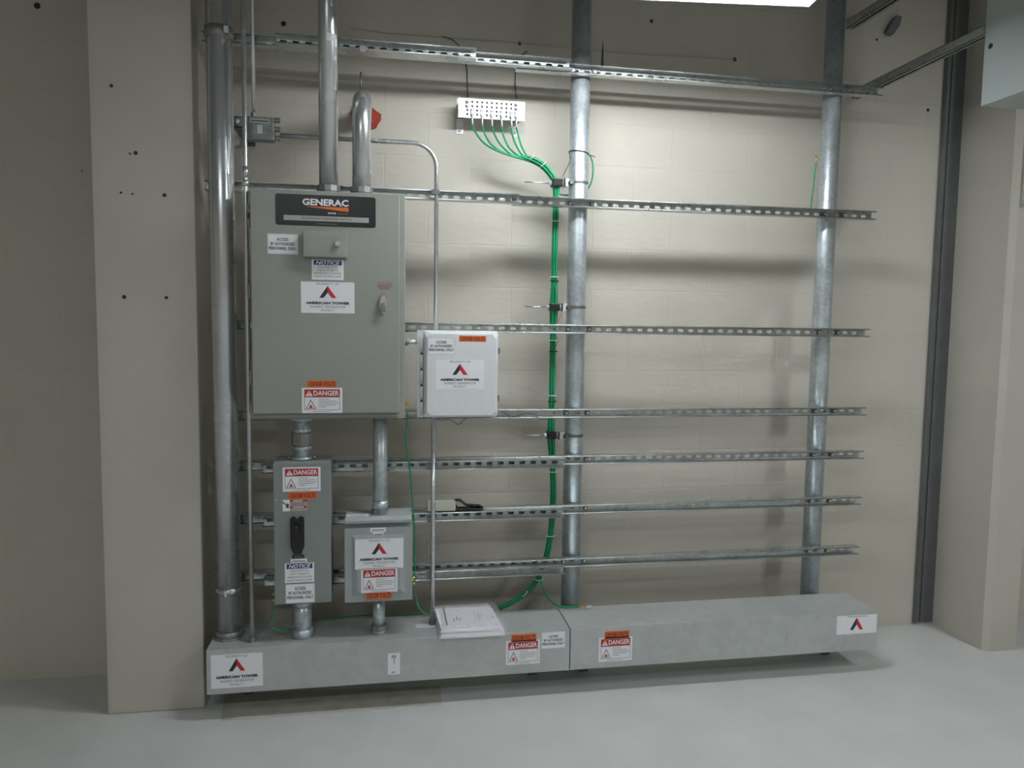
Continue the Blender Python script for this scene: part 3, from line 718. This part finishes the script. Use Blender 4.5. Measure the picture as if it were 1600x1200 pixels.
for (c, r_) in sorted(studs):
    xx = gx0+(gx1-gx0)*(.135+.073*c); zz_ = rowsz[r_]
    m = MB(); m.cyl((xx, GF, zz_), (xx, GF-.010, zz_), .0085, 'bar', 6, smooth=False); m.cyl((xx, GF-.010, zz_), (xx, GF-.018, zz_), .004, 'emt', 8); m.build('bolt', gb)
for s, xx in ((0, gx0+.018), (1, gx1-.03)):
    zb0 = at(722 if s == 0 else 810, 207 if s == 0 else 211, -.03).z
    m = MB(); m.box(xx-.016, xx+.016, -.001, -.004, zb0, gz1+.02, 'bus'); m.box(xx-.016, xx+.016, -.004, -.04, gz0+.01, gz0+.013, 'bus'); m.box(xx-.016, xx+.016, -.036, -.04, gz0+.01, gz1-.01, 'bus'); m.box(xx-.016, xx+.016, -.004, -.04, gz1-.013, gz1-.01, 'bus')
    m.cyl((xx, -.0035, zb0+.014), (xx, -.009, zb0+.014), .007, 'bar', 8); m.build('bracket', gb)
    MB().cyl((xx, -.040, (gz0+gz1)/2), (xx, GF+.0064, (gz0+gz1)/2), .016, 'firestop', 12, .013).build('insulator', gb)
# thin black lines down the wall to the bar
for k, (P_, lb) in enumerate((([(690, 57), (706, 62), (720, 76), (729, 105), (730, 125), (731, 152)], 'thin black line down the wall to the left end of the ground bar'),
                ([(824, 80), (812, 90), (806, 110), (805, 130), (807, 154)], 'thin black line down the wall to the right end of the ground bar'))):
    pts = [at(px, py, -.006-(.010 if i == len(P_)-1 else 0)) for i, (px, py) in enumerate(P_)]
    tag(MB().tube(smooth_path(pts), .0022, 'dark', 8).build('black_line', org=pts[-1]), lb, 'wire', 'thin black wires')
pts = [at(px, py, -.006) for px, py in ((548, 44), (600, 51), (690, 58), (770, 64), (830, 69), (900, 76), (1000, 85), (1150, 93))]
tag(MB().tube(smooth_path(pts), .0014, 'strip', 6).build('cord', org=pts[0]), 'thin pale cord strung along the wall above the top rail', 'cord')
p0, p1 = at(941, 104, YF1+.02), at(942, 64, YF1+.02)
p0.z = rows[0]+SD/2+.001
tag(MB().tube([p0, (p0+p1)/2, p1], [.006, .004, .001], 'dark', 8).build('tie_tail', org=p0), 'black plastic tail sticking up from the top rail near the middle post', 'cable tie')

# ------------------------------------------------------------------ green ground cables
BY = -.185
trunk = [(830, 249), (848, 259), (861, 273), (868.5, 290), (869, 306), (868.5, 325), (868, 345), (866.5, 400), (866, 440), (865.3, 480), (864, 530), (862.8, 590), (862, 640), (860.8, 680), (863, 720), (864.3, 760), (863.5, 800), (860, 837), (853.5, 870), (843, 900)]
rc = .0046
offs = [(-.0105, 0), (0, 0), (.0105, 0), (-.0052, -.009), (.0052, -.009), (.0, .009)]
starts = [739, 754.5, 769.5, 785, 799, 808]
mids = [[(742, 205), (757, 224), (785, 239)], [(757, 208), (768, 226), (792, 241)], [(772, 208), (783, 227), (803, 243)], [(786, 209), (795, 230), (810, 243)], [(800, 208), (806, 226), (817, 243)], [(809, 208), (814, 226), (822, 242)]]
descr = ['leftmost', 'second', 'third', 'fourth', 'fifth', 'rightmost']
cols = [1, 3, 5, 7, 9, 10]
for i in range(6):
    gxp = gx0+(gx1-gx0)*(.135+.073*cols[i])
    P_ = [Vector((gxp, GF-.012, rowsz[3]-.002)), Vector((gxp, GF-.012, gz0-.012)), Vector((gxp+.001, GF-.012, gz0-.035))]
    for j, (px, py) in enumerate(mids[i]): P_.append(at(px, py, GF-.012+(BY-GF+.012)*(j+1)/4))
    spread = {9: 1.5, 13: 1.4, 3: 1.2}
    for j, (px, py) in enumerate(trunk):
        q = at(px, py, BY if j > 2 else GF-.012+(BY-GF+.012)*(.8+.07*j)); k = spread.get(j, 1.0)
        ox, oy = offs[i]
        if j < 3: q = q+Vector((ox*.7, oy, ox*.9+0)); 
        else: q = q+Vector((ox*k, oy, 0))
        P_.append(q)
    tail = [(822, 926), (800, 941), (780, 950)] if i != 4 else [(851, 924), (863, 941), (880, 948), (905, 948.5)]
    for j, (px, py) in enumerate(tail):
        yy = BY-.02*j if i != 4 else BY-.015-.03*j
        q = at(px, py, yy) + (Vector((offs[i][0]*.4, offs[i][1], -offs[i][0]*.7)) if i != 4 else Vector((0, 0, 0)))
        P_.append(q)
    o = thing('ground_cable', f'{descr[i]} of the six green cables fanning down from the ground bar', 'cable', P_[0], 'green ground cables')
    sp_ = smooth_path(P_[2:], 5)
    MB().tube(sp_, rc, 'green', 8).build('insulation', o)
    m = MB(); m.tube(P_[:3], .0042, 'bus', 8); m.box(gxp-.006, gxp+.006, GF-.010, GF-.013, rowsz[2]-.006, rowsz[3]+.004, 'bus'); m.build('lug', o, label='bare tinned lug')
    if i == 4:
        e = P_[-1]; m = MB(); m.cyl(e, e+Vector((.03, 0, 0)), .005, 'brass', 8); m.box(e.x+.03, e.x+.06, e.y-.008, e.y+.008, e.z-.002, e.z+.002, 'bus'); m.cyl((e.x+.045, e.y, e.z-.004), (e.x+.045, e.y, e.z+.008), .006, 'emt', 6, smooth=False); m.build('end_lug', o)

def tie(px, py, yy, horizontal, label, k='tie', w=.020, rx=.018):
    p = at(px, py, yy); m = MB(); pts = []
    dirv = Vector((1, 0, 0)) if horizontal else Vector((.8, 0, .75)).normalized()
    nn_ = Vector((0, 1, 0))
    for t_ in range(17):
        a_ = 2*math.pi*t_/16; pts.append(p+dirv*rx*math.cos(a_)+nn_*.017*math.sin(a_))
    m.tube(pts, .0022, k, 6, caps=False)
    hd = p+dirv*rx+Vector((0, -.004, 0)); m.box(hd.x-.003, hd.x+.003, hd.y-.004, hd.y+.004, hd.z-.003, hd.z+.003, k)
    tag(m.build('cable_tie', org=p), label, 'cable tie', 'cable ties on the green cables')
tie(829, 248, -.165, False, 'first white tie where the fanned green cables meet')
tie(848, 258, -.175, False, 'second white tie just below the first on the curving cables')
tie(868, 346, BY, True, 'white tie on the green bundle just below the second rail')
tie(865.5, 433, BY, True, 'white tie on the green bundle above the middle cable hanger')
tie(865.5, 439, BY, True, 'black tie directly under a white tie above the middle cable hanger', 'dark')
tie(864, 532, BY, True, 'white tie on the green bundle just below the third rail')
tie(863.5, 549, BY, True, 'upper black tie on the green bundle between third and fourth rails', 'dark')
tie(862.3, 618, BY, True, 'white tie on the green bundle just above the fourth rail')
tie(862.2, 627, BY, True, 'lower black tie just above the fourth rail', 'dark')
tie(863.7, 737, BY, True, 'white tie on the green bundle between fifth and sixth rails')
tie(860, 837, BY, True, 'white tie on the green bundle between sixth and lowest rails')
tie(841, 905, BY, True, 'white tie where the green bundle splits above the trough')
tie(819, 928, BY-.01, False, 'white tie on the green cables running left to the trough')

# cable hangers with threaded rods
for (py, lab) in ((286.5, 'upper'), (480, 'middle'), (679.5, 'lower')):
    z = at(870, py, BY).z
    xb0 = at({286.5: 863, 480: 859, 679.5: 855}[py], py, BY).x; xb1 = at({286.5: 876, 480: 872, 679.5: 867}[py], py, BY).x
    h_ = thing('cable_hanger', f'{lab} of three black cable clamps on threaded rods at the middle post', 'cable hanger', (xb1, BY, z), 'cable hangers on the post')
    MB().box(xb0-.004, xb1+.003, BY-.028, BY+.024, z-.017, z+.017, 'dark').build('cushion_block', h_, bevel=.004)
    xr = at(820, py, BY).x
    MB().cyl((xr, BY+.0, z), (xb0-.004, BY+.0, z), .0035, 'emt', 10).build('threaded_rod', h_)
    m = MB(); m.cyl((xb0-.014, BY, z), (xb0-.004, BY, z), .010, 'bus', 6, smooth=False); m.cyl((xb1+.003, BY, z), (xb1+.012, BY, z), .009, 'bus', 6, smooth=False); m.build('nut', h_)
    xc0 = at({286.5: 882, 480: 878, 679.5: 873}[py], py, BY-.03).x; xc1 = PXM-PR-.002
    m = MB(); m.box(xc0, xc1, BY-.035, BY-.031, z-.018, z+.018, 'bus'); m.box(xc0, xc0+.004, BY-.035, BY+.02, z-.018, z+.018, 'bus'); m.box(xc1-.006, xc1, BY-.035, BY+.02, z-.012, z+.006, 'bar'); m.build('angle_adapter', h_)
    m = MB(); m.ring((PXM, PY, z-.005), 'z', PR+.0005, PR+.0025, .011, 'bar', 40); m.build('strap', h_)
    MB().box(xc1-.001, PXM-PR+.012, BY-.052, BY-.034, z-.008, z+.008, 'bar').build('strap_buckle', h_)

# thin black tie round post with a dangling wire
z = at(905, 236, PY-PR).z
m = MB(); pts = [(PXM+(PR+.002)*math.cos(a*math.pi/12), PY+(PR+.002)*math.sin(a*math.pi/12), z-.006*math.cos(a*math.pi/12)) for a in range(25)]
m.tube(pts, .0022, 'dark', 6, caps=False); e = Vector(pts[0]); m.tube([e, e+Vector((.012, -.02, -.006)), e+Vector((.026, -.02, -.012))], .0018, 'dark', 6)
w0 = Vector((PXM-PR-.003, PY-.01, z)); dn = [w0]+[at(px, py, BY-.03) for px, py in ((891, 250), (886, 262), (881, 272), (879.5, 276))]
m.tube(smooth_path(dn), .0016, 'dark', 6)
tag(m.build('post_tie', org=w0), 'black tie round the middle post with a wire dangling left', 'cable tie')

def wire(P_, yy, r_, k, name, label, cat, grp=None, lug=None):
    pts = [at(p[0], p[1], p[2] if len(p) > 2 else yy) for p in P_]
    o = MB().tube(smooth_path(pts), r_, k, 8).build(name, org=pts[0]); tag(o, label, cat, grp)
    return o
wire([(869, 298, BY-.012), (873, 303, BY-.0), (885, 305, -.146), (905, 303, -.140), (920, 293, -.150), (926, 275, -.165), (926, 255, -.165), (922, 243, -.17)], 0, .0036, 'green', 'ground_cable', 'green cable looping behind the middle post near the second rail', 'cable')
o = wire([(1275, 256), (1273, 270), (1271, 290), (1268, 315), (1267, 330)], -.235, .0036, 'green', 'ground_cable', 'short green cable against the right post above the second rail', 'cable')
p = at(1275, 256, -.235); MB().tube([p, at(1276, 250, -.235), at(1275, 243, -.235)], .005, 'brass', 8).build('lug', o, label='brass lug')
wire([(637, 645, -.415), (636, 668, -.40), (634.5, 690, -.40), (637, 706, -.39), (641, 740, -.38), (645, 790, -.38), (648, 830, -.385), (648, 880, -.39), (648, 915, -.40), (650, 935, -.41), (656, 952, -.42), (668, 960, -.43)], 0, .0034, 'green', 'ground_cable', 'long green wire hanging from the big enclosure past the hooded box', 'cable')
wire([(430, 946, -.44), (428, 958, -.45), (424, 974, -.46), (427, 982, -.46), (440, 984, -.44), (455, 982, -.40)], 0, .0032, 'green', 'ground_cable', 'short green wire curling from the disconnect switch to the trough', 'cable')
a = atz(488, 969, zt_+.004); b = atz(560, 962, zt_+.004); c = atz(655, 959, zt_+.004); pts = [a, atz(520, 966, zt_+.006), b, atz(610, 960, zt_+.004), c]
tag(MB().tube(smooth_path(pts), .003, 'green', 8).build('ground_cable', org=a), 'green wire lying along the back of the trough top', 'cable')
wire([(682, 655), (692, 656.5), (702, 655), (712, 661), (717, 663), (724, 657), (729, 653)], -.34, .0013, 'dark', 'black_line', 'thin black wire sagging under the white cabinet', 'wire', 'thin black wires')
wire([(783, 643), (792, 647), (800, 651), (812, 648), (825, 646), (836, 649), (845, 655), (856, 655)], YF1-.004, .0013, 'dark', 'black_line', 'thin black wire trailing along the fourth rail', 'wire', 'thin black wires')
wire([(876, 484), (877, 490), (873, 500), (869, 507)], BY-.04, .0012, 'firestop', 'red_wire', 'short thin reddish wire at the middle cable hanger', 'wire')
wire([(869, 525), (872, 532), (870, 538), (866, 542)], BY-.035, .0012, 'firestop', 'red_wire', 'short thin reddish wire below the third rail', 'wire')

# ------------------------------------------------------------------ adapter and black cord on the sixth rail
zs = zc(883, 795, 809, YF2)+SD/2
zs6 = max(zs, rows[5]+SD/2)+.0006
a = at(668, 800, YF2); b = at(712, 800, YF2); hh = (at(700, 786, YF2).z-at(700, 802, YF2).z)
ad = MB().box(a.x, b.x, YF2+.002, YF2+.055, zs6, zs6+hh, 'beige').build('power_adapter', org=((a.x+b.x)/2, YF2, zs6), bevel=.003)
tag(ad, 'small beige power supply block lying on the sixth rail', 'power supply')
m = MB(); random.seed(3)
for k in range(6):
    dy = .012+.007*k; q = []
    for (px, py) in ((716, 803), (712, 792), (708, 783.5), (718, 781), (728, 788), (738, 788.5), (748, 790), (753, 796), (748, 801), (736, 799), (728, 795), (716, 797)):
        p = at(px+random.uniform(-1.5, 1.5), py+random.uniform(-1, 1.2), YF2+dy); p.z = max(p.z, zs6+.004); q.append(p)
    m.tube(smooth_path(q+[q[0]], 4), .0038, 'dark', 7, caps=False)
cb = m.build('cord_loops', None, org=(b.x+.03, YF2+.03, zs6)); cb.name = 'coiled_cord'
tag(cb, 'bundled black cord next to the beige block on the sixth rail', 'cord')

# ------------------------------------------------------------------ papers in a plastic sleeve on the trough
pk = thing('document_packet', 'stack of white papers in clear plastic lying on the left trough', 'document packet', (at(738, 970, -.45).x, -.42, zt_))
base_l = atz(684, 990, zt_+.002)
pxl, pxr = at(684, 985, -.50).x, at(790, 985, -.50).x
zz0 = zt_+.0012
for k in range(5):
    t0, t1_ = zz0+.0085*k, zz0+.0085*k+.0075
    j = (-.004, .003, -.001, .004, 0)[k]; w_ = (.0, .004, -.002, .003, .0)[k]
    m = MB()
    A = (pxl+.012+j, pxr-.006+w_-.006*k); yf = TF-.018+.005*k; yb_ = -.256
    nseg = 8; rr = random.Random(k)
    top = []; 
    vs = []; fs = []
    for ix in range(nseg+1):
        for iy in range(5):
            x_ = A[0]+(A[1]-A[0])*ix/nseg; y_ = yf+(yb_-yf)*iy/4
            zo = rr.uniform(-.0015, .0012)*(iy == 0) - (.004 if iy == 0 and k < 2 else 0)
            sk = (y_-yf)*.06
            vs.append((x_-sk, y_, t0+max(zo, -.0005 if k == 0 and iy > 0 else zo))); vs.append((x_-sk, y_, t1_+zo*.6))
    def I(ix, iy, s): return (ix*5+iy)*2+s
    for ix in range(nseg):
        for iy in range(4):
            fs.append((I(ix, iy, 0), I(ix+1, iy, 0), I(ix+1, iy+1, 0), I(ix, iy+1, 0))); fs.append((I(ix, iy, 1), I(ix+1, iy, 1), I(ix+1, iy+1, 1), I(ix, iy+1, 1)))
        for iy in (0, 4): fs.append((I(ix, iy, 0), I(ix+1, iy, 0), I(ix+1, iy, 1), I(ix, iy, 1)))
    for iy in range(4):
        for ix in (0, nseg): fs.append((I(ix, iy, 0), I(ix, iy+1, 0), I(ix, iy+1, 1), I(ix, iy, 1)))
    m.add(vs, fs, 'paper'); m.build('paper_bundle', pk)
zp = zz0+.0425+.0003; yf = TF-.011; m = MB()
def ln(u0, v0, u1, v1):
    X = lambda u: pxl+.02+(pxr-pxl-.05)*u
    Yv = lambda v: -.28+(yf+.28)*v
    m.box(X(u0), X(u1), Yv(v0), Yv(v1), zp+.0004, zp+.0007, 'grey_ink')
for q in ((.07, .02, .10, .9), (.32, .2, .335, .24), (.22, .6, .235, .75), (.28, .5, .295, .7), (.33, .58, .345, .72), (.63, .25, .635, .7), (.68, .4, .69, .72), (.72, .35, .725, .7), (.92, .6, .94, .66)): ln(*q)
m.build('drawing_lines', pk)
m = MB(); rr = random.Random(5); vs = []; fs = []; nx_, ny_ = 18, 8
for ix in range(nx_+1):
    for iy in range(ny_+1):
        u, v = ix/nx_, iy/ny_
        x_ = pxl-.004+(pxr-pxl+.016)*u; y_ = TF-.026+(-.252-TF+.026)*v
        prof_ = min(1, min(u, 1-u)/.07, (v)/.12)
        z_ = zz0+.002+prof_*.047+rr.uniform(-.002, .002)*(prof_ > .2)
        vs.append((x_, y_, z_))
for ix in range(nx_):
    for iy in range(ny_): fs.append((ix*(ny_+1)+iy, (ix+1)*(ny_+1)+iy, (ix+1)*(ny_+1)+iy+1, ix*(ny_+1)+iy+1))
m.add(vs, fs, 'film', True); m.build('plastic_sleeve', pk, label='clear crinkled plastic sleeve')

# ------------------------------------------------------------------ corner channel, overhead bars and hanging cabinet, right
m = MB(); m.box(2.928, 3.049, -.002, -.010, .012, 3.849, 'chan'); m.box(2.928, 2.934, -.010, -.030, .012, 3.849, 'chan'); m.box(2.965, 2.972, -.010, -.018, .012, 3.849, 'chan')
tag(m.build('corner_channel', org=(2.99, -.01, 0)), 'dark steel channel running floor to ceiling in the right corner', 'steel channel')
def ybar(x, z, y0, y1, label):
    m = MB(); t = .0026; h = SD/2
    for s in (-1, 1): m.box(x-h, x+h, y0, y1, z+s*h, z+s*(h-t), 'strut') if s > 0 else m.box(x-h, x-h+.011, y0, y1, z-h, z-h+t, 'strut')
    m.box(x+h-.011, x+h, y0, y1, z-h, z-h+t, 'strut')
    m.box(x-h, x-h+t, y0, y1, z-h, z+h, 'strut'); m.box(x+h-t, x+h, y0, y1, z-h, z+h, 'strut')
    return tag(m.build('support_rail', org=(x, y0, z)), label, 'rail', 'overhead support rails')
ybar(2.42, 2.868, -.001, -.862, 'lower overhead rail running out from the wall to the pale hanging cabinet')
ybar(2.37, 3.215, -.001, -1.6, 'upper overhead rail running out from the wall, top right')
hc = thing('hanging_cabinet', 'pale grey steel cabinet hanging at the top right corner', 'electrical cabinet', (2.65, -1.3, 2.56), None)
MB().box(2.40, 2.72, -.864, -1.75, 2.563, 3.45, 'pale').build('cabinet_body', hc, bevel=.002)
MB().box(2.42, 2.70, -1.75, -1.765, 2.58, 3.43, 'pale').build('door', hc, bevel=.003)
d_ = ray(1548, 72); t_ = (2.40-CAM.x)/d_.x; p = CAM+d_*t_
MB().cyl((2.4, p.y, p.z), (2.3985, p.y, p.z), .011, 'hole', 14).build('knockout_hole', hc, label='small dark hole')
for yy in (-.95, -1.65):
    MB().cyl((2.56, yy, 3.45), (2.56, yy, 3.849), .006, 'bar', 8).build('hanger_rod', hc)
# dark conduit strap on the upper wall, right
a = at(1388, 52, -.01); m = MB()
m.prism([(a.x-.02, a.z), (a.x+.015, a.z-.012), (a.x+.05, a.z+.035), (a.x+.06, a.z+.08), (a.x+.03, a.z+.085), (a.x+.0, a.z+.04)], -.001, -.03, 'y', 'chan')
tag(m.build('wall_anchor', org=a), 'dark anchor block on the upper wall left of the hanging cabinet', 'bracket')
# small box on the right pillar
m = MB(); p = at(1592, 260, -.38); m.box(3.085, 3.20, -.3805, -.42, at(1590, 318, -.4).z, at(1590, 205, -.4).z, 'beige')
tag(m.build('surface_box', org=(3.14, -.4, 2.0), bevel=.003), 'beige surface box on the right pillar at the picture edge', 'box')

for o in list(bpy.data.objects):
    if '_o' in o: del o['_o']
